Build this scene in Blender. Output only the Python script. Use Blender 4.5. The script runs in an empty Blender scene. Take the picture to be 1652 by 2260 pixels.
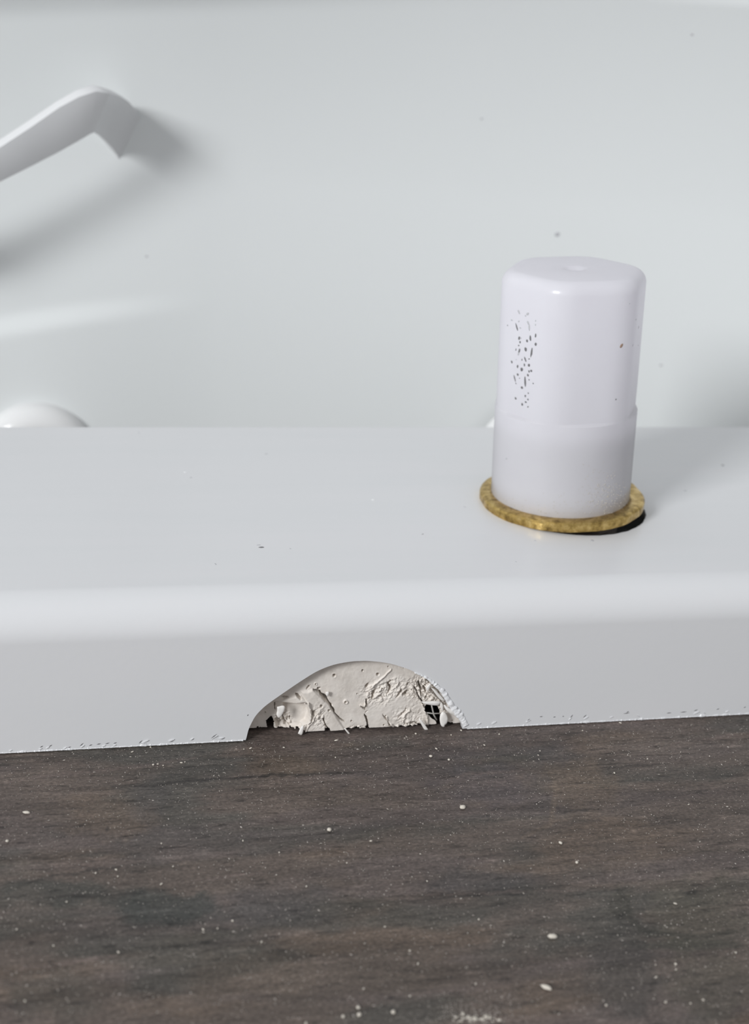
import bpy, bmesh, math, random
import numpy as np
from mathutils import Vector, Matrix, noise
random.seed(7)
rng = np.random.default_rng(7)
S = bpy.context.scene
COL = S.collection
MM = 0.001

# ------------------------------------------------------------------ camera
F = 3000.0
CX, CY = 826.0, 1130.0
PITCH = math.radians(22.0)
VPX, VPY = 13700.0, 941.0
dx = np.array([VPX - CX, -(VPY - CY), -F]); dx /= np.linalg.norm(dx)      # world +X seen by the camera
c_ = -math.sin(PITCH)
# down vector n=(a,b,c): n.dx=0, |n|=1
def _down():
    b = -math.cos(PITCH)
    for _ in range(20):
        a = -(dx[1]*b + dx[2]*c_)/dx[0]
        b = -math.sqrt(1 - c_*c_ - a*a)
    return np.array([a, b, c_])
dn = _down()
dz = -dn
dy = np.cross(dz, dx)
Rwc = np.stack([dx, dy, dz])            # row i: world axis i written in camera coordinates
Hh = 22.0                               # ledge height, mm
DEPTH0 = 193.0
def ray(px, py):
    v = np.array([(px-CX)/F, -(py-CY)/F, -1.0])
    return Rwc @ v                      # world direction
# camera position: front bottom edge of the ledge (y=0,z=0) passes under pixel (700,1625)
_r = ray(700, 1625.2)
CAM = np.array([0, 0, 0.2]) - _r*DEPTH0
CAM = np.array([CAM[0], CAM[1], CAM[2]])
def unproj(px, py, axis, val):
    r = ray(px, py); i = 'xyz'.index(axis)
    t = (val - CAM[i])/r[i]
    return Vector(CAM + r*t)            # mm
def proj(P):
    v = Rwc.T @ (np.asarray(P, float) - CAM)
    return CX + F*v[0]/-v[2], CY - F*v[1]/-v[2]
cam_d = bpy.data.cameras.new('camera'); cam = bpy.data.objects.new('camera', cam_d); COL.objects.link(cam)
M = Matrix.Identity(4)
for i in range(3):
    for j in range(3):
        M[i][j] = Rwc[i][j]
    M[i][3] = CAM[i]*MM
cam.matrix_world = M
cam_d.sensor_fit = 'HORIZONTAL'; cam_d.sensor_width = 36; cam_d.lens = F/1652*36
cam_d.clip_start = 0.01; cam_d.clip_end = 50
cam_d.dof.use_dof = True; cam_d.dof.focus_distance = 0.187; cam_d.dof.aperture_fstop = 36
S.camera = cam

# ------------------------------------------------------------------ light
S.view_settings.view_transform = 'Standard'; S.view_settings.look = 'None'
S.view_settings.gamma = 1; S.view_settings.exposure = 0.0
w = bpy.data.worlds.new('room_light'); S.world = w; w.use_nodes = True
bg = w.node_tree.nodes['Background']; bg.inputs[0].default_value = (0.955, 0.968, 1.0, 1); bg.inputs[1].default_value = 0.47
def area(name, loc, target, size, size_y, power, color):
    l = bpy.data.lights.new(name, 'AREA'); l.shape = 'RECTANGLE'; l.size = size; l.size_y = size_y
    l.energy = power; l.color = color
    o = bpy.data.objects.new(name, l); COL.objects.link(o); o.location = loc
    o.rotation_euler = (Vector(target)-Vector(loc)).to_track_quat('-Z', 'Y').to_euler()
    return o
area('window_light', (-1.05, -0.80, 0.66), (0.03, 0.02, 0.02), 0.38, 0.38, 16.8, (0.97, 0.985, 1.0))

# ------------------------------------------------------------------ helpers
def tag(o, label=None, cat=None, group=None, kind=None):
    if label: o['label'] = label
    if cat: o['category'] = cat
    if group: o['group'] = group
    if kind: o['kind'] = kind
    return o
def mesh_obj(name, verts, faces, mat, parent=None, smooth=True, angle=None):
    me = bpy.data.meshes.new(name)
    me.from_pydata([tuple(c*MM for c in v) for v in verts], [], faces)
    me.update()
    if smooth:
        me.polygons.foreach_set('use_smooth', [True]*len(me.polygons))
        if angle: me.set_sharp_from_angle(angle=math.radians(angle))
    if mat: me.materials.append(mat)
    o = bpy.data.objects.new(name, me); COL.objects.link(o)
    if parent:
        o.parent = parent
        o.matrix_parent_inverse = parent.matrix_basis.inverted()
    return o
def empty(name, loc_mm, rot=(0, 0, 0)):
    o = bpy.data.objects.new(name, None); COL.objects.link(o)
    o.location = [c*MM for c in loc_mm]; o.rotation_euler = rot; o.empty_display_size = 0.01
    return o
def fix_normals(o):
    bm = bmesh.new(); bm.from_mesh(o.data)
    bmesh.ops.remove_doubles(bm, verts=bm.verts, dist=1e-7)
    bmesh.ops.recalc_face_normals(bm, faces=bm.faces); bm.to_mesh(o.data); bm.free()
def N(x, y, z=0.0):
    return noise.noise(Vector((x, y, z)))

def new_mat(name, color=(0.8, 0.8, 0.8), rough=0.5, metal=0.0, spec=0.5):
    m = bpy.data.materials.new(name); m.use_nodes = True
    b = m.node_tree.nodes['Principled BSDF']
    b.inputs['Base Color'].default_value = (*color, 1); b.inputs['Roughness'].default_value = rough
    b.inputs['Metallic'].default_value = metal; b.inputs['Specular IOR Level'].default_value = spec
    return m, m.node_tree, b
def nd(nt, typ, **kw):
    n = nt.nodes.new(typ)
    for k, v in kw.items():
        if k.startswith('i_'):
            n.inputs[k[2:].replace('_', ' ')].default_value = v
        else: setattr(n, k, v)
    return n
def noise_node(nt, scale, detail=4, rough=0.55, mscale=(1, 1, 1), coord='Object', distortion=0.0):
    tc = nd(nt, 'ShaderNodeTexCoord'); mp = nd(nt, 'ShaderNodeMapping'); mp.inputs['Scale'].default_value = mscale
    nt.links.new(tc.outputs[coord], mp.inputs[0])
    n = nd(nt, 'ShaderNodeTexNoise'); n.inputs['Scale'].default_value = scale; n.inputs['Detail'].default_value = detail
    n.inputs['Roughness'].default_value = rough; n.inputs['Distortion'].default_value = distortion
    nt.links.new(mp.outputs[0], n.inputs['Vector'])
    return n
def ramp(nt, src, stops):
    r = nd(nt, 'ShaderNodeValToRGB'); e = r.color_ramp.elements
    while len(e) < len(stops): e.new(0.5)
    for k, (p, c) in enumerate(stops):
        e[k].position = p; e[k].color = (*c, 1) if len(c) == 3 else c
    nt.links.new(src, r.inputs[0]); return r
def mixc(nt, fac, a, b, blend='MIX'):
    m = nd(nt, 'ShaderNodeMix', data_type='RGBA', blend_type=blend)
    for s, v in ((m.inputs[0], fac), (m.inputs[6], a), (m.inputs[7], b)):
        if isinstance(v, (int, float)): s.default_value = v
        elif isinstance(v, tuple): s.default_value = (*v, 1) if len(v) == 3 else v
        else: nt.links.new(v, s)
    return m.outputs[2]
def bump(nt, b, src, strength, dist):
    n = nd(nt, 'ShaderNodeBump'); n.inputs['Strength'].default_value = strength; n.inputs['Distance'].default_value = dist
    nt.links.new(src, n.inputs['Height']); nt.links.new(n.outputs[0], b.inputs['Normal']); return n

# white ledge lacquer
m_ledge, nt, b = new_mat('white_lacquer', (0.74, 0.755, 0.76), 0.32, spec=0.4)
n1 = noise_node(nt, 60, 4, 0.6, (0.25, 3, 1))
r1 = ramp(nt, n1.outputs['Fac'], [(0.35, (0.728, 0.735, 0.745)), (0.7, (0.745, 0.746, 0.757))])
nt.links.new(r1.outputs[0], b.inputs['Base Color'])
n2 = noise_node(nt, 900, 2, 0.5); bump(nt, b, n2.outputs['Fac'], 0.12, 0.0001)
# background panel lacquer
m_panel, nt, b = new_mat('white_panel_lacquer', (0.75, 0.775, 0.768), 0.34, spec=0.4)
n1 = noise_node(nt, 12, 3, 0.5)
r1 = ramp(nt, n1.outputs['Fac'], [(0.3, (0.718, 0.742, 0.737)), (0.7, (0.735, 0.755, 0.752))])
nt.links.new(r1.outputs[0], b.inputs['Base Color'])
m_handle, nt, b = new_mat('handle_lacquer', (0.72, 0.725, 0.73), 0.35)
n1 = noise_node(nt, 300, 2); bump(nt, b, n1.outputs['Fac'], 0.05, 0.0001)
m_knob, nt, b = new_mat('cover_plastic', (0.80, 0.80, 0.795), 0.15)
n1 = noise_node(nt, 200, 2); bump(nt, b, n1.outputs['Fac'], 0.04, 0.0001)
# torn white plastic
m_burr, nt, b = new_mat('torn_white_edge', (0.90, 0.905, 0.915), 0.4)
n1 = noise_node(nt, 2500, 3); bump(nt, b, n1.outputs['Fac'], 0.5, 0.0002)
# foam
m_foam, nt, b = new_mat('beige_filler', (0.60, 0.56, 0.515), 0.75, spec=0.3)
n1 = noise_node(nt, 420, 5, 0.6)
r1 = ramp(nt, n1.outputs['Fac'], [(0.3, (0.68, 0.625, 0.565)), (0.55, (0.785, 0.73, 0.67)), (0.75, (0.83, 0.78, 0.72))])
nt.links.new(r1.outputs[0], b.inputs['Base Color'])
n2 = noise_node(nt, 1600, 5, 0.7); bump(nt, b, n2.outputs['Fac'], 0.35, 0.00012)
m_flake, nt, b = new_mat('pale_flake', (0.88, 0.85, 0.81), 0.6)
n2 = noise_node(nt, 1600, 4, 0.6); bump(nt, b, n2.outputs['Fac'], 0.4, 0.0001)
m_fibre, nt, b = new_mat('grey_fibre', (0.45, 0.43, 0.40), 0.7)
n1 = noise_node(nt, 3000, 2); bump(nt, b, n1.outputs['Fac'], 0.2, 0.0001)
m_crumb, nt, b = new_mat('crumb', (0.66, 0.61, 0.53), 0.8)
n1 = noise_node(nt, 3000, 3); bump(nt, b, n1.outputs['Fac'], 0.4, 0.0001)
m_dirt, nt, b = new_mat('dark_dirt', (0.16, 0.155, 0.16), 0.8)
n1 = noise_node(nt, 4000, 2); bump(nt, b, n1.outputs['Fac'], 0.3, 0.0001)
m_smudge, nt, b = new_mat('grey_smudge', (0.50, 0.50, 0.52), 0.8)
n1 = noise_node(nt, 4000, 2); bump(nt, b, n1.outputs['Fac'], 0.3, 0.0001)
m_rust, nt, b = new_mat('brown_spot', (0.40, 0.27, 0.20), 0.8)
n1 = noise_node(nt, 4000, 2); bump(nt, b, n1.outputs['Fac'], 0.3, 0.0001)
# brass
m_brass, nt, b = new_mat('worn_brass', (0.62, 0.45, 0.18), 0.3, metal=1.0)
n1 = noise_node(nt, 750, 6, 0.7)
r1 = ramp(nt, n1.outputs['Fac'], [(0.30, (0.15, 0.09, 0.03)), (0.50, (0.52, 0.36, 0.12)), (0.72, (0.82, 0.60, 0.25))])
nt.links.new(r1.outputs[0], b.inputs['Base Color'])
r2 = ramp(nt, n1.outputs['Fac'], [(0.3, (0.5,)*3), (0.65, (0.2,)*3)]); nt.links.new(r2.outputs[0], b.inputs['Roughness'])
n2 = noise_node(nt, 1100, 4, 0.6); bump(nt, b, n2.outputs['Fac'], 0.35, 0.00018)
m_stub, nt, b = new_mat('dull_brass_thread', (0.20, 0.17, 0.15), 0.5, metal=0.3)
n1 = noise_node(nt, 500, 3); bump(nt, b, n1.outputs['Fac'], 0.3, 0.0002)
# milky plastic
m_cap, nt, b = new_mat('milky_plastic', (0.80, 0.80, 0.845), 0.22)
n1 = noise_node(nt, 250, 3, 0.5)
r1 = ramp(nt, n1.outputs['Fac'], [(0.3, (0.90, 0.895, 0.935)), (0.7, (0.92, 0.92, 0.955))])
nt.links.new(r1.outputs[0], b.inputs['Base Color'])
n2 = noise_node(nt, 1400, 3, 0.6, (1, 1, 0.3)); bump(nt, b, n2.outputs['Fac'], 0.1, 0.0001)
tr = nd(nt, 'ShaderNodeBsdfTranslucent'); tr.inputs[0].default_value = (0.97, 0.95, 0.99, 1)
mx = nd(nt, 'ShaderNodeMixShader'); mx.inputs[0].default_value = 0.45
out = nt.nodes['Material Output']
nt.links.new(b.outputs[0], mx.inputs[1]); nt.links.new(tr.outputs[0], mx.inputs[2]); nt.links.new(mx.outputs[0], out.inputs['Surface'])

# dark wood: painted stain patches (attribute) x fine procedural grain
m_wood, nt, b = new_mat('dark_brushed_wood', (0.1, 0.085, 0.075), 0.5, spec=0.35)
at = nd(nt, 'ShaderNodeAttribute', attribute_name='stain')
g1 = noise_node(nt, 330, 6, 0.62, (0.10, 1.0, 1.0), distortion=0.6)      # streaks along X
g2 = noise_node(nt, 1300, 4, 0.6, (0.22, 1.0, 1.0), distortion=0.3)
g3 = noise_node(nt, 3200, 3, 0.6, (0.6, 1.0, 1.0))
k1 = ramp(nt, g1.outputs['Fac'], [(0.30, (0.66,)*3), (0.5, (1.0,)*3), (0.70, (1.3,)*3)])
k2 = ramp(nt, g2.outputs['Fac'], [(0.30, (0.40,)*3), (0.43, (0.94,)*3), (0.60, (1.05,)*3), (0.72, (1.7,)*3)])
k3 = ramp(nt, g3.outputs['Fac'], [(0.28, (0.6,)*3), (0.5, (1.0,)*3), (0.72, (1.5,)*3)])
c = mixc(nt, 1.0, at.outputs['Color'], k1.outputs[0], 'MULTIPLY')
c = mixc(nt, 1.0, c, k2.outputs[0], 'MULTIPLY'); c = mixc(nt, 1.0, c, k3.outputs[0], 'MULTIPLY')
nt.links.new(c, b.inputs['Base Color'])
ad = nd(nt, 'ShaderNodeMath', operation='ADD'); nt.links.new(g2.outputs['Fac'], ad.inputs[0]); nt.links.new(g3.outputs['Fac'], ad.inputs[1])
bump(nt, b, ad.outputs[0], 0.55, 0.00025)

# ------------------------------------------------------------------ dims
Z0 = 0.2                       # sawn bottom of the ledge
HT = Hh
Dm = unproj(826, 941, 'z', HT).y         # depth of the ledge
R = 5.5
XL, XR = -150.0, 190.0
WALL_Y = Dm + 46.0

# ------------------------------------------------------------------ wooden board
def seg_dist(px, py, pts):
    d = np.full(px.shape, 1e9); t_at = np.zeros(px.shape)
    L = len(pts)-1
    for k in range(L):
        ax, ay = pts[k]; bx, by = pts[k+1]
        vx, vy = bx-ax, by-ay; q = vx*vx+vy*vy+1e-9
        t = np.clip(((px-ax)*vx+(py-ay)*vy)/q, 0, 1)
        dd = np.hypot(px-ax-t*vx, py-ay-t*vy)
        m = dd < d; d = np.where(m, dd, d); t_at = np.where(m, (k+t)/L, t_at)
    return d, t_at
def projv(P):
    v = (P - CAM) @ Rwc
    return CX + F*v[:, 0]/-v[:, 2], CY - F*v[:, 1]/-v[:, 2]
# value noise on arrays
_perm = rng.random((256, 256))
def vnoise(x, y):
    xi = np.floor(x).astype(int); yi = np.floor(y).astype(int); fx = x-xi; fy = y-yi
    fx = fx*fx*(3-2*fx); fy = fy*fy*(3-2*fy)
    a = _perm[xi % 256, yi % 256]; b_ = _perm[(xi+1) % 256, yi % 256]
    c_2 = _perm[xi % 256, (yi+1) % 256]; d_ = _perm[(xi+1) % 256, (yi+1) % 256]
    return (a*(1-fx)+b_*fx)*(1-fy)+(c_2*(1-fx)+d_*fx)*fy
def fbm(x, y, o=4):
    s = 0; a = 0.5; t = 0
    for _ in range(o):
        s = s + a*vnoise(x, y); t += a; x = x*2.03+11.3; y = y*2.03+7.7; a *= 0.55
    return s/t
def grid_axis(lo, hi, dlo, dhi, step, coarse):
    a = list(np.arange(dlo, dhi, step))
    return np.array([lo+(dlo-lo)*k/coarse for k in range(coarse)] + a + [dhi+(hi-dhi)*k/coarse for k in range(coarse+1)])
gx = grid_axis(-190, 230, -80, 90, 0.36, 8); gy = grid_axis(-150, WALL_Y-0.5, -66, 1.5, 0.3, 8)
X, Y = np.meshgrid(gx, gy); nx, ny = len(gx), len(gy)
P = np.stack([X.ravel(), Y.ravel(), np.zeros(X.size)], 1)
px, py = projv(P)
vis = (P[:, 1] > -90)
wx, wy = P[:, 0], P[:, 1]
warm = fbm(wx*0.055+3, wy*0.16+9, 4); dark = fbm(wx*0.045+31, wy*0.13+2, 4); pur = fbm(wx*0.04+70, wy*0.2+55, 3)
base = np.array([0.118, 0.098, 0.084])
colr = np.ones((len(wx), 3))*base
f = 1 + 0.55*(fbm(wx*0.10+5, wy*0.55+50, 5)-0.5)
colr *= f[:, None]
def blend(col, to, w): return col*(1-w[:, None]) + np.array(to)*w[:, None]
sm = lambda v, a, b2: np.clip((v-a)/(b2-a), 0, 1)**2*(3-2*np.clip((v-a)/(b2-a), 0, 1))
colr = colr*1.0
colr = blend(colr, (0.140, 0.108, 0.082), 0.6*sm(warm, 0.52, 0.72))
colr = blend(colr, (0.072, 0.072, 0.064), 0.75*sm(dark, 0.54, 0.74))
colr = blend(colr, (0.112, 0.095, 0.093), 0.45*sm(pur, 0.5, 0.7))
def patch(cx, cy, rx, ry, col, wgt, rag=0.5):
    global colr
    d = np.hypot((px-cx)/rx, (py-cy)/ry) + rag*(fbm(px*0.02+cx, py*0.03+cy, 4)-0.5)*2
    w_ = wgt*(1-sm(d, 0.55, 1.15)); w_ = np.where(vis, w_, 0)
    colr = blend(colr, col, w_)
for a in [(240, 1800, 110, 60, (0.150, 0.118, 0.092), .6), (330, 1770, 60, 60, (0.08, 0.075, 0.075), .35),
          (640, 1690, 130, 26, (0.135, 0.108, 0.082), .55), (880, 1680, 190, 60, (0.078, 0.07, 0.072), .5),
          (1080, 1730, 130, 50, (0.088, 0.078, 0.082), .6), (1230, 1680, 60, 60, (0.088, 0.082, 0.08), .5),
          (1280, 1740, 90, 65, (0.150, 0.118, 0.088), .55), (1490, 1670, 170, 60, (0.140, 0.12, 0.105), .5),
          (120, 1970, 190, 35, (0.055, 0.058, 0.052), .75), (360, 2005, 130, 42, (0.048, 0.054, 0.05), .8),
          (60, 2010, 60, 60, (0.11, 0.098, 0.085), .4), (610, 2000, 150, 55, (0.075, 0.073, 0.072), .5),
          (1050, 1945, 150, 32, (0.065, 0.064, 0.066), .55), (1130, 1985, 210, 30, (0.07, 0.062, 0.054), .45),
          (1150, 2010, 90, 35, (0.078, 0.07, 0.062), .5), (1370, 2000, 28, 45, (0.058, 0.056, 0.046), .6),
          (1540, 2020, 120, 90, (0.098, 0.092, 0.072), .6), (1530, 2085, 150, 14, (0.055, 0.055, 0.044), .7),
          (1380, 2150, 90, 110, (0.060, 0.058, 0.054), .6), (1560, 2180, 120, 70, (0.085, 0.08, 0.062), .5),
          (860, 2140, 150, 60, (0.10, 0.083, 0.068), .5), (560, 2160, 160, 60, (0.115, 0.094, 0.074), .5),
          (120, 2200, 130, 60, (0.075, 0.07, 0.06), .5), (250, 2060, 180, 30, (0.09, 0.082, 0.076), .4)]:
    patch(*a)
def streak(pts, wpx, col, wgt, rag=0.7):
    global colr
    jx = px + 10*(fbm(px*0.03, py*0.03+5, 3)-.5); jy = py + 14*(fbm(px*0.025+9, py*0.05, 4)-.5)
    d, t = seg_dist(jx, jy, pts)
    ww = wpx*(0.5+fbm(px*0.05+wpx, py*0.05, 3)*1.0)*np.sqrt(np.clip(4*t*(1-t), 0.05, 1))
    w_ = wgt*(1-sm(d, ww*0.5, ww*1.1)); w_ = np.where(vis, w_, 0)
    colr = blend(colr, col, w_)
LT = (0.155, 0.125, 0.112); DK = (0.035, 0.032, 0.030)
for a in [([(250, 1738), (430, 1725), (600, 1712), (720, 1707), (826, 1705)], 3.5, DK, .8),
          ([(60, 1945), (180, 1925), (280, 1908)], 4, DK, .6), ([(0, 1985), (220, 1975), (300, 1968)], 4, DK, .6),
          ([(220, 2066), (300, 2050), (420, 2040)], 4, DK, .5),
          ([(0, 2146), (120, 2130), (270, 2110)], 4, LT, .7), ([(430, 1942), (600, 1925)], 4, LT, .5),
          ([(0, 1728), (120, 1712), (320, 1690), (470, 1665)], 4, LT, .45), ([(820, 1990), (1000, 1975), (1180, 1966), (1340, 1962)], 3.5, LT, .45),
          ([(850, 1992), (1100, 1975), (1340, 1967)], 3, DK, .45), ([(1360, 1970), (1385, 1990), (1392, 2030), (1430, 2060), (1560, 2065), (1652, 2052)], 8, (0.045, 0.044, 0.036), .65),
          ([(1200, 1680), (1230, 1740), (1215, 1820), (1150, 1850)], 6, (0.16, 0.128, 0.098), .5),
          ([(1320, 1696), (1460, 1688)], 4, DK, .6), ([(960, 1715), (1100, 1706), (1190, 1700)], 4, LT, .5),
          ([(1480, 1640), (1652, 1620)], 5, LT, .5), ([(290, 1790), (300, 1900)], 3, (0.09, 0.08, 0.075), .3),
          ([(1230, 1790), (1300, 1786)], 6, DK, .5), ([(1225, 1815), (1330, 1810)], 6, DK, .5),
          ([(1480, 1760), (1652, 1745)], 4, LT, .35), ([(1400, 1870), (1652, 1858)], 4, LT, .35), ([(1420, 1940), (1652, 1930)], 4, LT, .35),
          ([(830, 2082), (1100, 2080)], 3, (0.13, 0.105, 0.085), .4), ([(1270, 1900), (1400, 1880)], 3, LT, .3),
          ([(450, 2090), (700, 2085), (820, 2080)], 3, DK, .35), ([(240, 1816), (236, 1836)], 3, DK, .7)]:
    streak(*a)
relief = 0.10*(fbm(wx*0.25, wy*2.2, 4)-0.5)
relief = np.where(wy > -1.0, relief*np.clip(-wy, 0, 1), relief)
P[:, 2] = relief
Vv = [tuple(p) for p in P]
Ff = [(j*nx+i, j*nx+i+1, (j+1)*nx+i+1, (j+1)*nx+i) for j in range(ny-1) for i in range(nx-1)]
# skirt + underside so the board has thickness
nb = len(Vv)
border = [i for i in range(nx)] + [j*nx+nx-1 for j in range(1, ny)] + [(ny-1)*nx+i for i in range(nx-2, -1, -1)] + [j*nx for j in range(ny-2, 0, -1)]
for bi in border: Vv.append((P[bi, 0], P[bi, 1], -18.0))
L_ = len(border)
for k in range(L_):
    Ff.append((border[k], nb+k, nb+(k+1) % L_, border[(k+1) % L_]))
Ff.append(tuple(nb+k for k in reversed(range(L_))))
board = mesh_obj('wooden_board', Vv, Ff, m_wood, angle=50)
ca = board.data.color_attributes.new('stain', 'FLOAT_COLOR', 'POINT')
allc = np.ones((len(Vv), 4), dtype=np.float32); allc[:nb, :3] = colr*np.array([0.97, 0.925, 0.915]); allc[nb:, :3] = base*0.74
ca.data.foreach_set('color', allc.ravel())
tag(board, 'dark grey-brown wooden board with brushed grain, strewn with fine crumbs', 'board')

# ------------------------------------------------------------------ background panel (wall)
def wall_curve(x, z):
    """broad bend added to the panel to steer its shading, mm towards the camera"""
    return 0.0019*np.clip(62-np.maximum(z, -10), 0, None)**2 + 0.0017*np.clip(x+5, 0, 130)**2 + 0.0048*np.clip(z-58, 0, 42)**2  # bend added so the panel catches more light low and right, less on top
def wall_h(px_, py_):
    """relief in mm towards the camera, soft moulded shoulders"""
    h = np.zeros(px_.shape)
    # top band leaning outwards (upper left)
    fade = 1-sm(px_, 300, 1300)
    ln = 28 - 0.035*px_
    h += fade*3.2*sm(ln-py_, -14, 120)
    # soft shoulder lower left
    fade = 1-sm(px_, 60, 480)
    ln = 722 - 0.17*px_ + 0.00012*px_**2
    h += fade*1.7*sm(py_-ln, -32, 14)
    # right edge rib
    h += 1.0*sm(px_, 1585, 1640)*sm(600-py_, -300, 200)
    return h
wxs = grid_axis(-220, 300, -75, 115, 1.0, 4); wzs = grid_axis(-18, 260, -18.0, 112, 1.0, 4)[4:]
A, B = np.meshgrid(wxs, wzs); wnx, wnz = len(wxs), len(wzs)
P = np.stack([A.ravel(), np.full(A.size, WALL_Y), B.ravel()], 1)
qx, qy = projv(P)
P[:, 1] -= wall_h(np.clip(qx, -400, 2200), np.clip(qy, -600, 1400)) + wall_curve(P[:, 0], P[:, 2])
Vv = [tuple(p) for p in P]; Ff = [(j*wnx+i, j*wnx+i+1, (j+1)*wnx+i+1, (j+1)*wnx+i) for j in range(wnz-1) for i in range(wnx-1)]
nb = len(Vv)
border = [i for i in range(wnx)] + [j*wnx+wnx-1 for j in range(1, wnz)] + [(wnz-1)*wnx+i for i in range(wnx-2, -1, -1)] + [j*wnx for j in range(wnz-2, 0, -1)]
for bi in border: Vv.append((P[bi, 0], WALL_Y+12, P[bi, 2]))
L_ = len(border)
for k in range(L_): Ff.append((border[k], nb+k, nb+(k+1) % L_, border[(k+1) % L_]))
Ff.append(tuple(nb+k for k in reversed(range(L_))))
wall = mesh_obj('wall_back', Vv, Ff, m_panel, angle=50); wall['kind'] = 'structure'

# ------------------------------------------------------------------ ledge
z1 = lambda x, y: (500+x/5.507, 1440+y/5.505)
z2 = lambda x, y: (760+x/5.507, 1440+y/5.505)
arc_px = [(536, 1665), (540, 1640), z1(240, 1035), z1(265, 940), z1(300, 860), z1(345, 780), z1(400, 715), z1(470, 650), z1(550, 590), z1(700, 485),
          z1(900, 350), z1(1100, 228), z1(1300, 150), z1(1500, 112), z1(1620, 104), z2(300, 104), z2(450, 118), z2(580, 142), z2(700, 178),
          z2(800, 214), z2(900, 265), z2(1000, 318), z2(1100, 408), z2(1180, 500), z2(1250, 590), z2(1320, 690), z2(1390, 790), z2(1425, 880), (1026, 1665)]
def catmull(pts, n=6):
    out = []
    for k in range(len(pts)-1):
        p0 = pts[max(k-1, 0)]; p1 = pts[k]; p2 = pts[k+1]; p3 = pts[min(k+2, len(pts)-1)]
        for s in range(n):
            t = s/n
            out.append(tuple(0.5*((2*p1[i])+(-p0[i]+p2[i])*t+(2*p0[i]-5*p1[i]+4*p2[i]-p3[i])*t*t+(-p0[i]+3*p1[i]-3*p2[i]+p3[i])*t**3) for i in range(len(p1))))
    out.append(tuple(pts[-1])); return out
arc_px = catmull(arc_px, 5)
arc_w = [unproj(x, y, 'y', 0.0) for x, y in arc_px]           # outline on the front face (x,z)
arc_xz = [(p.x, p.z) for p in arc_w]
ledge = empty('ledge', (0, 0, Z0))
t_ = 0.9
prof = [(0, Z0), (0, HT-R)]
NS = 40
for k in range(1, NS+1):
    a = math.pi/2*k/NS; prof.append((R-R*math.cos(a), HT-R+R*math.sin(a)))
prof += [(Dm-0.5, HT), (Dm-0.15, HT-0.15), (Dm, HT-0.5), (Dm, Z0), (Dm-t_, Z0), (Dm-t_, HT-t_)]
for k in range(12, -1, -1):
    a = math.pi/2*k/12; prof.append((R-(R-t_)*math.cos(a), HT-R+(R-t_)*math.sin(a)))
prof += [(t_, Z0)]
n = len(prof)
vv = [(XL, y, z) for y, z in prof] + [(XR, y, z) for y, z in prof]
ff = [(i, (i+1) % n, n+(i+1) % n, n+i) for i in range(n)] + [tuple(reversed(range(n))), tuple(range(n, 2*n))]
shell = mesh_obj('shell', vv, ff, m_ledge, ledge, smooth=False); fix_normals(shell)
# notch cutter, hole cutter
cut = bpy.data.meshes.new('c'); m_ = len(arc_xz)
cv = [(x, -3, z) for x, z in arc_xz] + [(x, t_+1.0, z) for x, z in arc_xz]
cf = [tuple(range(m_)), tuple(reversed(range(m_, 2*m_)))] + [(i, m_+i, m_+(i+1) % m_, (i+1) % m_) for i in range(m_)]
cutter = mesh_obj('cutter', cv, cf, None, smooth=False); fix_normals(cutter)
HC = unproj(1249, 1113, 'z', HT)          # centre of the drilled hole
NH = 180; hv = []
for zz in (HT-t_-1, HT+2):
    for k in range(NH):
        a = 2*math.pi*k/NH; r = 13.0+0.10*N(math.cos(a)*9, math.sin(a)*9, 3)+0.10*N(math.cos(a)*22, math.sin(a)*22, 8)
        hv.append((HC.x+r*math.cos(a), HC.y+r*math.sin(a), zz))
hf = [tuple(range(NH)), tuple(reversed(range(NH, 2*NH)))] + [(i, NH+i, NH+(i+1) % NH, (i+1) % NH) for i in range(NH)]
cutter2 = mesh_obj('cutter', hv, hf, None, smooth=False); fix_normals(cutter2)
for cobj in (cutter, cutter2):
    md = shell.modifiers.new('b', 'BOOLEAN'); md.operation = 'DIFFERENCE'; md.solver = 'EXACT'; md.object = cobj
bpy.context.view_layer.update()
dg = bpy.context.evaluated_depsgraph_get()
me2 = bpy.data.meshes.new_from_object(shell.evaluated_get(dg))
shell.modifiers.clear(); shell.data = me2; shell.data.name = 'shell'
for cobj in (cutter, cutter2): bpy.data.objects.remove(cobj)
shell.data.polygons.foreach_set('use_smooth', [False]*len(shell.data.polygons))
tag(ledge, 'white lacquered ledge with rounded front edge, drilled hole and half-round notch', 'ledge')

# ------------------------------------------------------------------ filler in the notch
xs = np.array([p[0] for p in arc_xz]); zs = np.array([p[1] for p in arc_xz])
x0, x1 = xs.min()-1, xs.max()+1; zt = zs.max()+0.6
step = 0.075
gx = np.arange(x0, x1, step); gz = np.arange(0.35, zt, step)
X, Z = np.meshgrid(gx, gz); nx, nz = len(gx), len(gz)
FD = 1.35
P = np.stack([X.ravel(), np.full(X.size, FD), Z.ravel()], 1)
u, v = projv(P)
h = np.zeros(u.shape)            # mm, + towards the camera
h += 0.25*(fbm(u*0.02, v*0.02, 3)-0.5) + 0.06*(fbm(u*0.12, v*0.12, 3)-0.5)
h += -1.15*(1-sm(u, 575, 690)) - 0.1*sm(u, 900, 960)
def crack(pts, wpx, depth, var=0.7, jit=4.0):
    global h
    ju = u + jit*(fbm(u*0.11+3, v*0.11, 3)-.5)*2; jv = v + jit*(fbm(u*0.11+40, v*0.11+7, 3)-.5)*2
    d, t = seg_dist(ju, jv, pts)
    ww = wpx*(1-var+var*2*fbm(u*0.07+9, v*0.07+2, 2))*np.sqrt(np.clip(6*t*(1-t), 0.08, 1))
    h = h - depth*(1-sm(d, ww*0.45, ww*1.0))
def ridge(pts, wpx, hgt, jit=3.0): crack(pts, wpx, -hgt, 0.4, jit)
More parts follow.
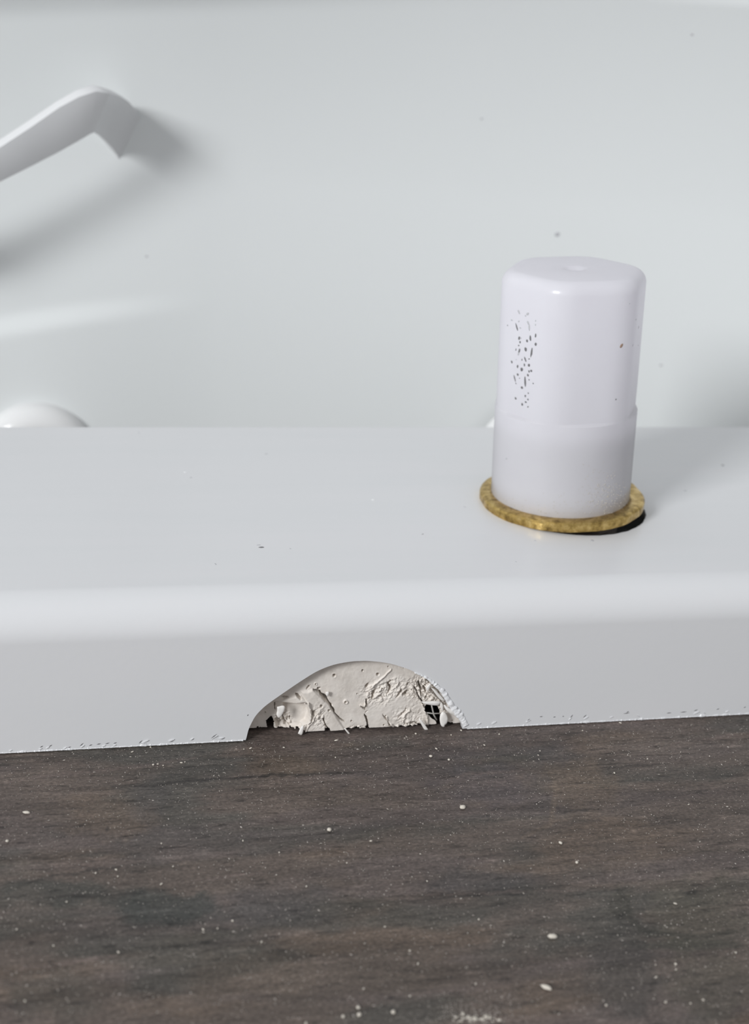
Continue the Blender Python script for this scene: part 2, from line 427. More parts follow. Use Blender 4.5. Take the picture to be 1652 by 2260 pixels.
def pit(cx, cy, r, depth, rim=0.02):
    global h
    d = np.hypot(u-cx, v-cy) + 0.8*(fbm(u*0.3, v*0.3, 2)-.5)*r*0.5
    h = h - depth*(1-sm(d, r*0.6, r*1.05)) + rim*np.exp(-((d-r*1.3)/(r*0.35))**2)
def inside(poly):
    ins = np.zeros(u.shape, bool); k = len(poly)
    for i in range(k):
        ax, ay = poly[i]; bx, by = poly[(i+1) % k]
        c1 = ((ay > v) != (by > v)) & (u < (bx-ax)*(v-ay)/((by-ay) if by != ay else 1e-9)+ax)
        ins ^= c1
    return ins
def region(poly, dh, soft=3.0):
    """raise or sink a polygon with a soft inner border"""
    global h
    d, _ = seg_dist(u, v, poly+[poly[0]]); sd = np.where(inside(poly), d, -d)
    h = h + dh*sm(sd, -soft*0.5, soft)
# torn, rough zones
def rough(cx, cy, rx, ry, amp, fr=0.1):
    global h
    w_ = np.exp(-(((u-cx)/rx)**2+((v-cy)/ry)**2)**1.5)
    rr = fbm(u*fr+cx, v*fr*1.3+u*fr*0.5, 4)-0.5
    h = h + amp*w_*(np.abs(rr)*4-0.6)
rough(930, 1520, 34, 26, 0.55, 0.11); rough(975, 1540, 22, 28, 0.7, 0.13); rough(900, 1585, 34, 26, 0.28, 0.08)
rough(835, 1530, 34, 24, 0.45, 0.10); rough(870, 1515, 26, 20, 0.3, 0.1); rough(625, 1600, 22, 16, 0.5, 0.12)
rough(790, 1610, 20, 9, 0.35, 0.13); rough(905, 1605, 36, 10, 0.35, 0.12); rough(700, 1580, 20, 26, 0.3, 0.09)
rough(955, 1500, 25, 14, 0.4, 0.14)
# sunken bay lower left, with the strip above it
region([z1(700, 645), z1(870, 630), z1(985, 640), z1(1010, 740), z1(980, 850), z1(900, 960), z1(640, 975), z1(590, 880), z1(690, 760)], -0.75, 4)
region([z1(1040, 440), z1(980, 470), z1(900, 470), z1(960, 580), z1(1010, 700), z1(1060, 700), z1(1180, 860), z1(1300, 1010), z1(1480, 1000), z1(1340, 790), z1(1270, 650), z1(1170, 560)], 0.28, 3)
region([z1(600, 640), z1(780, 560), z1(900, 520), z1(980, 600), z1(840, 632)], 0.25, 3)
# fan-shaped piece
region([z1(1100, 720), z1(1200, 900), z1(1195, 1030), z1(920, 1000), z1(1020, 850)], 0.15, 4)
ridge([z1(985, 600), z1(1015, 720), z1(1010, 820), z1(930, 900), z1(880, 990)], 2.6, 0.45)
ridge([z1(1090, 750), z1(1000, 880), z1(930, 990)], 1.6, 0.3)
ridge([z1(1110, 760), z1(1110, 820)], 1.5, 0.2)
crack([z1(1050, 440), z1(1120, 480), z1(1170, 520), z1(1215, 570), z1(1260, 630), z1(1300, 700), z1(1320, 745)], 3.2, 0.95)
crack([z1(1100, 445), z1(1150, 440)], 2.2, 0.8)
crack([z1(1150, 500), z1(1200, 545), z1(1230, 590)], 5.2, 1.0, 0.3)
crack([z1(1320, 745), z1(1370, 800), z1(1440, 840)], 1.4, 0.5, .4, 1)
crack([z1(840, 500), z1(880, 545), z1(910, 560)], 2.6, 0.8)
crack([z1(1020, 400), z1(960, 455)], 2.0, 0.5)
crack([z1(700, 640), z1(850, 628), z1(960, 625)], 1.6, 0.6, .3, 1)
crack([z1(600, 660), z1(600, 740)], 1.6, 0.6)
crack([z1(1160, 790), z1(1200, 870), z1(1230, 930), z1(1270, 1000)], 2.0, 0.7)
crack([z1(1200, 930), z1(1240, 990), z1(1260, 1010)], 6.0, 1.3, .3)
crack([z1(1070, 700), z1(1050, 780)], 2.2, 0.6)
crack([z1(700, 850), z1(760, 930), z1(790, 950)], 2.0, 0.6)
crack([z1(620, 950), z1(690, 930), z1(700, 890)], 2.5, 0.6)
crack([z1(680, 570), z1(760, 560)], 1.4, 0.5)
pit(*z1(1305, 278), 3.8, 0.9); pit(*z1(1080, 382), 2.0, 0.45, 0.15); pit(*z1(1145, 640), 3.4, 0.7); pit(*z1(1238, 695), 2.6, 0.6)
pit(*z1(790, 865), 2.2, 0.6); pit(*z1(970, 630), 2.6, 0.6); pit(*z1(1515, 833), 1.9, 0.5); pit(*z1(1582, 502), 1.6, 0.4)
pit(*z1(1445, 600), 3.0, 0.35, 0.2); pit(*z1(1170, 695), 1.2, 0.4); pit(*z1(490, 795), 1.8, 0.4); pit(*z1(395, 980), 2.0, 0.5)
pit(*z2(217, 220), 2.3, 0.6); pit(*z2(402, 265), 3.6, 0.8); pit(*z2(457, 440), 2.4, 0.6); pit(*z2(530, 172), 1.4, 0.4)
pit(*z2(716, 185), 1.3, 0.4); pit(*z2(82, 832), 2.2, 0.5); pit(*z2(150, 502), 1.6, 0.4); pit(*z2(548, 880), 2.4, 0.6); pit(*z2(478, 880), 2.0, 0.5)
pit(*z2(500, 770), 1.8, 0.5); pit(*z2(1310, 830), 1.2, 0.4); pit(*z2(670, 915), 1.4, 0.4)
crack([z2(290, 370), z2(262, 410), z2(265, 430)], 3.8, 0.8, .3, 2)
crack([z2(380, 455), z2(340, 520), z2(330, 560)], 3.0, 0.8); crack([z2(295, 540), z2(270, 600), z2(255, 670)], 3.4, 0.9)
crack([z2(190, 630), z2(230, 680), z2(260, 700)], 1.8, 0.6)
crack([z2(240, 750), z2(270, 820), z2(280, 880), z2(275, 970)], 2.4, 0.9, .4, 2)
crack([z2(275, 880), z2(280, 970)], 3.6, 0.9, .3, 1); crack([z2(290, 710), z2(240, 745)], 1.4, 0.5)
crack([z2(575, 330), z2(525, 380), z2(565, 430), z2(545, 480), z2(512, 520)], 2.6, 0.85, .5, 2)
crack([z2(400, 548), z2(500, 540)], 1.4, 0.5); crack([z2(690, 450), z2(660, 500), z2(635, 550)], 2.4, 0.8)
crack([z2(800, 370), z2(770, 400)], 2.4, 0.8); crack([z2(770, 455), z2(735, 490), z2(710, 520), z2(780, 520)], 3.0, 0.8)
crack([z2(860, 420), z2(880, 500), z2(930, 590), z2(960, 660)], 2.2, 0.9)
crack([z2(900, 350), z2(935, 440), z2(930, 520)], 3.4, 1.0); crack([z2(1010, 390), z2(960, 420), z2(990, 480)], 3.0, 0.9)
crack([z2(960, 540), z2(1020, 550)], 4.2, 1.2, .3); crack([z2(1060, 370), z2(1120, 430), z2(1190, 510)], 3.0, 1.1)
crack([z2(1000, 330), z2(1040, 370)], 2.5, 0.9); crack([z2(1060, 450), z2(1110, 500), z2(1180, 520)], 2.0, 0.8)
crack([z2(460, 750+0), z2(520, 830), z2(580, 930)], 1.2, 0.35)
crack([z2(760, 860), z2(860, 850), z2(930, 900)], 2.2, 0.5); crack([z2(650, 800), z2(720, 730), z2(760, 680)], 1.8, 0.35)
crack([z2(90, 940), z2(150, 910), z2(190, 960)], 2.2, 0.7); crack([z2(570, 920), z2(620, 940)], 1.8, 0.5); crack([z2(800, 910), z2(900, 950)], 1.8, 0.5)
ridge([z2(300, 435), z2(400, 350), z2(500, 265), z2(570, 195)], 1.6, 0.22, 1)
ridge([z2(270, 420), z2(330, 390)], 1.6, 0.2); ridge([z2(800, 440), z2(860, 500), z2(930, 600), z2(1000, 760), z2(1000, 880)], 2.0, 0.35)
ridge([z2(560, 480), z2(620, 420), z2(650, 370)], 1.6, 0.2); ridge([z2(1000, 440), z2(1100, 540), z2(1200, 590)], 2.4, 0.5)
ridge([z2(1060, 500), z2(1160, 560)], 1.8, 0.5); ridge([z2(850, 340), z2(880, 400)], 1.8, 0.3); ridge([z2(560, 860), z2(620, 930)], 2.4, 0.3)
ridge([z2(180, 630), z2(230, 640), z2(270, 600)], 1.8, 0.4); ridge([z2(510, 770), z2(520, 830)], 1.5, 0.2)
ridge([z2(700, 790), z2(760, 720), z2(800, 690)], 1.5, 0.25); ridge([z2(700, 850), z2(740, 780)], 1.5, 0.25)
h = np.where(h < -0.15, -0.15+(h+0.15)*1.5, h); h = np.clip(h, -3.0, FD-0.15)
P[:, 1] = FD - h
holes = [[z1(500, 900), z1(560, 830), z1(590, 900), z1(580, 960), z1(640, 1005), z1(520, 1010)],
         [z2(965, 690), z2(990, 640), z2(1060, 618), z2(1120, 650), z2(1150, 700), z2(1160, 780), z2(1165, 890), z2(1130, 895), z2(1110, 830), z2(1060, 800), z2(1010, 740)],
         [z1(1205, 925), z1(1240, 900), z1(1270, 1000), z1(1280, 1040), z1(1210, 1040)]]
inh = inside(holes[0]) | inside(holes[1]) | inside(holes[2])
# outline test in the x-z plane, grown a little
cxm, czm = xs.mean(), 0.0
uo, vo = u.copy(), v.copy()
u, v = cxm+(P[:, 0]-cxm)/1.02, czm+(P[:, 2]-czm)/1.03
ino = inside([(a_, b_) for a_, b_ in arc_xz]); u, v = uo, vo
# jagged bottom
bot = 0.30+0.6*(fbm(P[:, 0]*0.9, P[:, 0]*0+4, 4)-0.5)+0.3*(fbm(P[:, 0]*4, P[:, 0]*0+1, 2)-0.5)
ok = ino & ~inh & (P[:, 2] > bot)
okg = ok.reshape(nz, nx); idx = np.arange(nx*nz).reshape(nz, nx)
fm = okg[:-1, :-1] & okg[:-1, 1:] & okg[1:, :-1] & okg[1:, 1:]
J, I = np.nonzero(fm)
faces = np.stack([idx[J, I], idx[J, I+1], idx[J+1, I+1], idx[J+1, I]], 1)
used, inv = np.unique(faces, return_inverse=True); faces = inv.reshape(faces.shape)
Vv = [tuple(p) for p in P[used]]; Ff = [tuple(int(q) for q in f_) for f_ in faces]
# bored side wall of the filler
k0 = len(Vv); arcs = [(x, z) for x, z in arc_xz if z > 0.2]
rows = 12; dmax = 4.4
for j in range(rows):
    for i, (x, z) in enumerate(arcs):
        gx_ = 1.0 + 0.003
        yy = 0.75 + (dmax-0.75)*j/(rows-1)
        rj = 0.10*N(x*0.9, z*0.9, yy*1.2) if j else 0
        Vv.append((cxm+(x-cxm)*(gx_) + rj*0.6, yy, z*gx_ + rj*0.6))
na = len(arcs)
for j in range(rows-1):
    for i in range(na-1):
        Ff.append((k0+j*na+i, k0+j*na+i+1, k0+(j+1)*na+i+1, k0+(j+1)*na+i))
core = mesh_obj('filler', Vv, Ff, m_foam, ledge, angle=70)
core['label'] = 'torn beige filler exposed in the half-round notch'

# loose flakes and slivers still stuck to the filler
def blob(name, outline_px, depth_y, thick, mat, parent, bulge=0.3, seed=0):
    """closed puffy flake: outline from photo pixels at depth y, real thickness"""
    pts = [unproj(x, y, 'y', depth_y) for x, y in catmull(outline_px+[outline_px[0]], 4)[:-1]]
    c = sum(pts, Vector())/len(pts); vs = []; fs = []
    rings = [(1.0, 0.0), (0.93, .55), (0.7, .9), (0.35, 1.0)]
    for side in (-1, 1):
        for (s, e) in rings:
            if side == 1 and s == 1.0: continue
            for k, p in enumerate(pts):
                q = c+(p-c)*s; q.y = depth_y + side*thick*0.5*e + bulge*0.15*N(q.x*2, q.z*2, seed)
                vs.append(tuple(q))
    n_ = len(pts); R_ = 4
    def rid(side, r): return r*n_ if side == -1 else (0 if r == 0 else (R_+r-1)*n_)
    for side in (-1, 1):
        for r in range(R_-1):
            a, b2 = rid(side, r), rid(side, r+1)
            for k in range(n_): 
                q = (a+k, a+(k+1) % n_, b2+(k+1) % n_, b2+k); fs.append(q)
        a = rid(side, R_-1); fs.append(tuple(a+k for k in range(n_)))
    o = mesh_obj(name, vs, fs, mat, parent); fix_normals(o); return o
blob('flake', [z2(1190, 720), z2(1225, 730), z2(1255, 790), z2(1245, 850), z2(1215, 880), z2(1205, 905), z2(1170, 885), z2(1155, 810), z2(1165, 750)], 0.75, 0.5, m_flake, ledge)
blob('flake', [z1(612, 660), z1(695, 645), z1(705, 690), z1(672, 760), z1(635, 795), z1(605, 760), z1(612, 710)], 0.95, 0.35, m_flake, ledge, seed=3)
blob('flake', [z1(1200, 480), z1(1240, 478), z1(1232, 530), z1(1208, 522)], 0.9, 0.3, m_flake, ledge, seed=5)
blob('flake', [z1(865, 985), z1(905, 900), z1(935, 900), z1(915, 1000)], 0.8, 0.35, m_flake, ledge, seed=6)
blob('flake', [z2(900, 810), z2(930, 815), z2(1018, 940), z2(1005, 952), z2(960, 925)], 0.7, 0.3, m_flake, ledge, seed=7)
blob('flake', [z2(930, 600), z2(1100, 590), z2(1170, 600), z2(1130, 640), z2(1000, 630)], 0.95, 0.4, m_flake, ledge, seed=8)
blob('flake', [z1(1425, 925), z1(1445, 925), z1(1508, 1000), z1(1490, 1005)], 0.7, 0.25, m_flake, ledge, seed=9)
blob('flake', [z2(1170, 600), z2(1200, 640), z2(1195, 710), z2(1175, 690), z2(1160, 640)], 0.95, 0.3, m_flake, ledge, seed=10)
blob('flake', [z2(1050, 430), z2(1100, 450), z2(1200, 560), z2(1215, 590), z2(1150, 560)], 0.8, 0.3, m_flake, ledge, seed=11)
blob('flake', [z2(985, 430), z2(1030, 380), z2(1050, 390), z2(1010, 470)], 0.8, 0.3, m_flake, ledge, seed=12)
def tube(name, pts, r, mat, parent, seg=6, taper=None, jag=0.0, seed=0):
    vs = []; fs = []; n_ = len(pts)
    for k, p in enumerate(pts):
        p = Vector(p); d = (Vector(pts[min(k+1, n_-1)])-Vector(pts[max(k-1, 0)])).normalized()
        a = d.orthogonal().normalized() if abs(d.y) > 0.9 else d.cross(Vector((0, 1, 0))).normalized(); b2 = d.cross(a)
        rr = r if taper is None else r*taper(k/(n_-1))
        for s in range(seg):
            th = 2*math.pi*s/seg; q = rr*(1+jag*N(p.x*3+s, p.z*3+seed, th*2+p.y))
            vs.append(tuple(p+a*(q*math.cos(th))+b2*(q*math.sin(th))))
    for k in range(n_-1):
        for s in range(seg): fs.append((k*seg+s, k*seg+(s+1) % seg, (k+1)*seg+(s+1) % seg, (k+1)*seg+s))
    fs.append(tuple(range(seg))); fs.append(tuple((n_-1)*seg+s for s in range(seg)))
    o = mesh_obj(name, vs, fs, mat, parent); fix_normals(o); return o
up = lambda L, y: [tuple(unproj(a[0], a[1], 'y', y)) for a in L]
tube('fibre', up([z2(1050, 610), z2(1070, 700), z2(1085, 760), z2(1120, 820)], 1.3), 0.11, m_fibre, ledge)
tube('fibre', up([z2(990, 730), z2(1070, 742), z2(1180, 740)], 1.3), 0.10, m_fibre, ledge)

# torn white lip on the right flank of the notch
lip_px = [z2(850, 245), z2(930, 280), z2(1010, 325), z2(1070, 375), z2(1120, 420), z2(1180, 475), z2(1230, 555), z2(1290, 650), z2(1350, 730), z2(1400, 790), z2(1440, 850), z2(1465, 895)]
lp = catmull([tuple(unproj(x, y, 'y', -0.02)) for x, y in lip_px], 12)
vs = []; fs = []; seg = 10; n_ = len(lp)
for k, p in enumerate(lp):
    t = k/(n_-1); p = Vector(p); d = (Vector(lp[min(k+1, n_-1)])-Vector(lp[max(k-1, 0)])).normalized(); out_ = Vector((d.z, 0, -d.x))
    if out_.x < 0: out_ = -out_
    wid = (0.12+0.75*min(1, t*1.6))*(0.75+0.75*abs(N(t*17, 2))+0.12*N(t*40, 9)); th = 0.16*(1+0.8*N(t*30, 5))
    for s in range(seg):
        a = 2*math.pi*s/seg
        q = p + out_*(wid*0.62*(math.cos(a)+0.35)) + Vector((0, -1, 0))*(th*math.sin(a)*(1+0.7*N(k*0.4, s*1.3)))
        vs.append(tuple(q))
for k in range(n_-1):
    for s in range(seg): fs.append((k*seg+s, k*seg+(s+1) % seg, (k+1)*seg+(s+1) % seg, (k+1)*seg+s))
fs += [tuple(range(seg)), tuple((n_-1)*seg+s for s in range(seg))]
lip = mesh_obj('torn_lip', vs, fs, m_burr, ledge); fix_normals(lip); lip['label'] = 'bright torn lip of the notch'
# second, curled inner lip
tube('torn_lip', catmull([tuple(unproj(x, y, 'y', 0.15)) for x, y in [z2(1210, 640), z2(1260, 690), z2(1330, 740), z2(1370, 790)]], 6), 0.28, m_flake, ledge, seg=8,
     taper=lambda t: 0.3+0.9*math.sin(math.pi*t), jag=0.3)

# sawn burr along the bottom edge, left and right of the notch
def saw_burr(xa, xb, seed, amp):
    vs = []; fs = []; stepx = 0.12; n_ = int((xb-xa)/stepx)
    for k in range(n_+1):
        x = xa+stepx*k
        e = max(0, N(x*0.8+seed, 1.0)) + 0.5*max(0, N(x*3.1+seed, 4.0)); hgt = 0.14+0.6*amp*e; out_ = 0.04+0.22*amp*e+0.05*max(0, N(x*5, seed))
        lean = 0.25*N(x*2.1, seed+3)
        z0 = Z0-0.08-0.06*max(0, N(x*2.3, seed))
        vs += [(x, 0.15, z0), (x, -out_, z0+0.02), (x+lean*0.4, -out_*1.1, z0+hgt*0.5), (x+lean, -0.005, z0+hgt), (x, 0.15, z0+hgt)]
    for k in range(n_):
        for s in range(5): fs.append((k*5+s, k*5+(s+1) % 5, (k+1)*5+(s+1) % 5, (k+1)*5+s))
    fs += [tuple(range(5)), tuple(n_*5+s for s in range(5))]
    o = mesh_obj('saw_burr', vs, fs, m_ledge, ledge, smooth=False); fix_normals(o)
xl = unproj(541, 1633, 'y', 0).x; xr = unproj(1028, 1603, 'y', 0).x
saw_burr(XL+20, xl-0.3, 0.0, 0.75); saw_burr(xr+0.2, XR-40, 40.0, 0.8)
def shard(x, z, ln, ang, w_, mat, name='saw_shard'):
    c0 = Vector((x, -0.05, z)); d = Vector((math.cos(ang), -0.12, math.sin(ang)))*ln; s = Vector((-math.sin(ang), 0, math.cos(ang)))*w_
    vs = [c0-s*0.5, c0+s*0.5, c0+d*0.6+s*0.5, c0+d, c0+d*0.6-s*0.3]; k = len(vs)
    vv = [tuple(q+Vector((0, -0.01, 0))) for q in vs]+[tuple(q+Vector((0, 0.08, 0))) for q in vs]
    ff = [tuple(range(k)), tuple(range(k, 2*k))]+[(i, (i+1) % k, k+(i+1) % k, k+i) for i in range(k)]
    o = mesh_obj(name, vv, ff, mat, ledge, smooth=False); fix_normals(o)
for pxx, pyy, ln, ang, w_ in [(313, 1640, 1.0, .5, .25), (322, 1642, .7, 2.8, .3), (372, 1636, .8, .4, .3), (420, 1633, .5, .6, .2), (466, 1631, 1.0, .6, .15), (483, 1630, .7, .2, .25),
                              (178, 1650, .6, .7, .2), (140, 1653, .5, .6, .2), (102, 1652, .45, .6, .2), (86, 1654, .45, .5, .2), (20, 1658, .4, .5, .2), (225, 1648, .5, .5, .2), (250, 1646, .4, .5, .2),
                              (1052, 1600, .6, .6, .3), (1085, 1598, .7, .6, .3), (1160, 1594, .7, .6, .2), (1255, 1589, .5, 1.0, .2), (1288, 1587, .7, .6, .2), (1345, 1584, .5, .4, .2),
                              (1410, 1581, .5, 2.6, .2), (1530, 1576, .9, .5, .25), (1555, 1575, .5, 2.4, .3), (1600, 1572, .5, .5, .2)]:
    q = unproj(pxx, pyy, 'y', 0); shard(q.x, max(q.z, 0.3), ln, ang, w_*0.8, m_ledge)
for pxx, pyy, ln, ang in [(88, 1650, .5, .6), (108, 1648, .5, .6), (176, 1647, .7, .8), (150, 1650, .4, .3), (213, 1643, .6, .2), (232, 1642, .6, .3), (250, 1641, .5, .3), (196, 1646, .5, .4), (306, 1641, .7, .8),
                          (372, 1637, .7, .1), (465, 1630, 1.1, .7), (488, 1632, .6, .5), (420, 1634, .5, .4), (545, 1580, .3, .9),
                          (1190, 1582, .5, .1), (1220, 1583, .4, .2), (1240, 1581, .3, 0), (1286, 1584, .7, .8), (1258, 1584, .6, 1.0), (1162, 1592, .6, .8), (1375, 1575, 1.0, .1), (1382, 1572, .4, .4),
                          (1530, 1569, .7, .3), (1500, 1572, 1.1, .05), (1470, 1574, .8, .05), (1580, 1566, .5, .3), (1640, 1562, .4, .4)]:
    q = unproj(pxx, pyy, 'y', 0); c0 = Vector((q.x, 0, q.z)); d = Vector((math.cos(ang), 0, math.sin(ang)))*ln; s = Vector((-math.sin(ang), 0, math.cos(ang)))*0.07
    pts = [c0, c0+d*.5-s, c0+d, c0+d*.5+s]; vs = [tuple(p+Vector((0, -0.03, 0))) for p in pts]+[tuple(p+Vector((0, .05, 0))) for p in pts]
    mesh_obj('saw_nick', vs, [(0, 1, 2, 3), (7, 6, 5, 4), (0, 4, 5, 1), (1, 5, 6, 2), (2, 6, 7, 3), (3, 7, 4, 0)], m_dirt, ledge, smooth=False)

# dirt flecks lying on / stuck into surfaces: little flattened lumps
def fleck(name, centre, n_dir, rx, ry, ang, mat, parent, seed=0, thick=0.05):
    n_dir = Vector(n_dir).normalized(); a = n_dir.orthogonal().normalized()
    zref = Vector((0, 0, 1)) if abs(n_dir.z) < 0.8 else Vector((0, 1, 0))
    vert = (zref - n_dir*zref.dot(n_dir)).normalized(); hor = vert.cross(n_dir)
    e1 = hor*math.cos(ang)+vert*math.sin(ang); e2 = n_dir.cross(e1)
    vs = []; fs = []; K = 10
    for (s, hh) in ((1.0, -0.3), (0.8, 0.7), (0.35, 1.0)):
        for k in range(K):
            th = 2*math.pi*k/K; w_ = 1+0.35*N(math.cos(th)*1.5+seed*3.1, math.sin(th)*1.5, seed)
            q = Vector(centre)+e1*(rx*s*w_*math.cos(th))+e2*(ry*s*w_*math.sin(th))+n_dir*(thick*hh); vs.append(tuple(q))
    for r_ in range(2):
        for k in range(K): fs.append((r_*K+k, r_*K+(k+1) % K, (r_+1)*K+(k+1) % K, (r_+1)*K+k))
    fs += [tuple(2*K+k for k in range(K)), tuple(reversed(range(K)))]
    o = mesh_obj(name, vs, fs, mat, parent); fix_normals(o); return o
for i, (x, y, rx, ry, m__) in enumerate([(577, 1208, .5, .22, m_dirt), (570, 1203, .4, .12, m_smudge), (587, 1002, .35, .18, m_smudge), (421, 1054, .25, .15, m_smudge), (932, 1179, .35, .15, m_smudge),
                                         (1306, 1193, .45, .3, m_smudge), (1594, 1027, .25, .3, m_dirt), (1511, 1083, .22, .3, m_smudge), (306, 955, .2, .15, m_smudge), (475, 1245, .4, .1, m_smudge),
                                         (1025, 1119, .35, .1, m_smudge), (640, 1211, .18, .12, m_smudge), (1180, 1193, .2, .12, m_smudge), (408, 1042, .25, .25, m_burr), (823, 1103, .3, .25, m_burr), (1138, 1240, .15, .1, m_smudge)]):
    q = unproj(x, y, 'z', HT); fleck('dirt_fleck', q, (0, 0, 1), rx, ry, 0.2*i, m__, ledge, i, 0.04)

# ------------------------------------------------------------------ brass ring + white plug
TILT = math.radians(-3.6)
PB = unproj(1240, 1089, 'z', HT+1.9)         # ring centre, top plane
ring_root_loc = (PB.x, PB.y, HT-0.1)
def frame(tiltx, tilty):
    return Matrix.Rotation(tilty, 4, 'Y') @ Matrix.Rotation(tiltx, 4, 'X')
RT = frame(math.radians(-0.6), TILT)
def place(verts, origin):
    o = Vector(origin); return [tuple(o + RT @ Vector(v_)) for v_ in verts]
def lathe(profile, K=128, rad=None):
    vs = []; fs = []
    for j, (r, z) in enumerate(profile):
        for k in range(K):
            th = 2*math.pi*k/K; rr = rad(j, r, z, th) if rad else r
            vs.append((rr*math.cos(th), rr*math.sin(th), z))
    for j in range(len(profile)-1):
        for k in range(K): fs.append((j*K+k, j*K+(k+1) % K, (j+1)*K+(k+1) % K, (j+1)*K+k))
    return vs, fs
nut_o = (PB.x, PB.y, HT-0.25+0.75)
PHI0 = math.radians(-90-4)
def nut_rad(j, r, z, th):
    if r < 11.6: return r
    loc = (th-PHI0+math.pi/8) % (math.pi/4) - math.pi/8
    ap = 12.85*(r/13.0)
    return min(r, ap/math.cos(loc)) + 0.035*N(th*14, z*2, r)
prof_n = [(10.6, 0.0), (13.2, 0.0), (13.4, 0.12), (13.45, 0.3), (13.45, 1.25), (13.2, 1.55), (12.7, 1.68), (11.5, 1.7), (10.8, 1.45), (10.6, 1.2), (10.6, 0.0)]
vs, fs = lathe(prof_n, 160, nut_rad)
nut = mesh_obj('brass_ring', place(vs, nut_o), fs, m_brass, None, angle=25); fix_normals(nut)
tag(nut, 'thin faceted brass ring nut around the foot of the white plug', 'ring nut')
# threaded brass pipe inside the plug and down through the hole
pv = [(9.2, -HT+1.5)]
zz = -HT+1.5
while zz < 13.0:
    pv += [(9.2, zz), (9.7, zz+0.45), (9.2, zz+0.9)]; zz += 0.9
pv += [(8.6, zz+0.2), (6.5, zz+0.3)]
vs, fs = lathe(pv, 64); fs.append(tuple((len(pv)-1)*64+k for k in range(64)))
plug = empty('plug', (PB.x, PB.y, HT+1.0))
# cap body
CAP_R, CAP_H, SH = 11.3, 37.4, 15.5
PHI = math.radians(-90-2)
def cap_rad(j, r, z, th):
    hexm = 0.0 if z < SH-0.2 else (1.0 if z > SH+0.12 else (z-SH+0.2)/0.32)
    loc = (th-PHI+math.pi/6) % (math.pi/3) - math.pi/6
    ap = (CAP_R-0.62)/math.cos(loc); full = CAP_R+0.02*(z/CAP_H)
    k_ = 14.0
    sm_ = -math.log(math.exp(-k_*ap/CAP_R*3)+math.exp(-k_*full/CAP_R*3))/(k_*3)*CAP_R
    hx = min(sm_, full)
    return ((1-hexm)*full + hexm*hx)*r
cp = [(0.0, 0.0), (0.955, 0.0), (0.985, 0.12), (1.0, 0.4)]
cp += [(1.0, z) for z in (4, 8, 12, SH-0.25, SH-0.2, SH-0.1, SH+0.0, SH+0.12, SH+0.25)] + [(1.003, z) for z in (19, 23, 27, 31)]
ER = 2.1
for k in range(0, 13):
    a = math.pi/2*k/12; cp.append((1.003-ER/CAP_R*(1-math.cos(a)), CAP_H-ER+ER*math.sin(a)))
cp += [(0.6, CAP_H+0.03), (0.4, CAP_H+0.03), (0.2, CAP_H), (0.15, CAP_H-0.05), (0.10, CAP_H-0.35), (0.04, CAP_H-0.42), (0.0, CAP_H-0.42)]
vs, fs = lathe([(r, z) for r, z in cp], 180, cap_rad)
cap_o = Vector(nut_o) + RT @ Vector((-0.25, 0.1, 1.25))
body = mesh_obj('body', place(vs, cap_o), fs, m_cap, plug, angle=40); fix_normals(body)
pvs, pfs = lathe(pv, 64); pfs.append(tuple((len(pv)-1)*64+k for k in range(64)))
pipe = mesh_obj('threaded_pipe', place(pvs, cap_o), pfs, m_stub, plug, angle=40); fix_normals(pipe)
pipe['label'] = 'dark threaded pipe inside the milky plug'
tag(plug, 'upright milky white plastic plug with hexagonal head, standing in the brass ring', 'plug')
# gasket edge visible under the foot
# flecks on the plug: ray/cylinder hits
def cap_hit(px_, py_):
    r = Vector(ray(px_, py_)).normalized(); Ri = RT.to_3x3().inverted()
    o_ = Ri @ (Vector(CAM)-cap_o); d = Ri @ r
    t = 150.0
    for _ in range(900):                       # march
        p = o_+d*t; rr = math.hypot(p.x, p.y); th = math.atan2(p.y, p.x)
        if 0 < p.z < CAP_H-ER+1 and rr <= cap_rad(0, 1.0, p.z, th): break
        t += 0.15
    else: return None
    q1, q2 = [Vector((cap_rad(0, 1.003, p.z, a_)*math.cos(a_), cap_rad(0, 1.003, p.z, a_)*math.sin(a_), 0)) for a_ in (th-0.02, th+0.02)]
    tn = (q2-q1).normalized(); nl = Vector((tn.y, -tn.x, 0)); rr = cap_rad(0, 1.003, p.z, th)
    p = Vector((rr*math.cos(th), rr*math.sin(th), p.z)) + nl*0.015
    return cap_o + RT @ p, RT.to_3x3() @ nl
c3 = lambda x, y: (1080+x/7.53, 640+y/7.53)
FL = [(455, 620, 1.1, .18, -1.1), (497, 800, .5, .25, 1.2), (512, 865, .3, .25, 0), (628, 845, .35, .3, 0.6), (678, 800, .75, .28, -1.35), (768, 755, .5, .2, 1.5), (771, 898, .42, .3, 1.4),
      (600, 985, .55, .32, -1.2), (698, 1035, 1.3, .22, 1.5), (503, 1010, .7, .22, 1.3), (600, 1150, .75, .2, -1.0), (658, 1145, .3, .12, .4), (540, 1160, .2, .2, 0), (373, 1195, .42, .22, -1.0),
      (471, 1270, .45, .22, 1.5), (583, 1243, .4, .2, -1.3), (660, 1248, .42, .3, .8), (540, 1320, .45, .38, -.6), (697, 1342, .32, .25, 0), (658, 1350, .3, .2, -1), (475, 1405, .35, .26, -.8), (640, 1415, .3, .26, 0.4),
      (592, 1520, 1.3, .26, -1.4), (425, 1470, .9, .18, -1.1), (658, 1490, .2, .15, 0), (540, 1622, .42, .26, .2), (445, 1550, .25, .12, -.6), (645, 1715, .22, .15, -.8), (600, 1760, .35, .2, 1.3), (435, 1800, .36, .24, -.5),
      (638, 1820, .25, .18, 0), (604, 1862, .35, .2, 0), (543, 1900, .32, .28, 0), (640, 1940, .28, .14, .5), (303, 588, .2, .1, 0), (725, 1552, .2, .14, 0), (505, 1465, .14, .12, 0), (487, 920, .2, .18, 0), (447, 990, .35, .12, 1.4)]
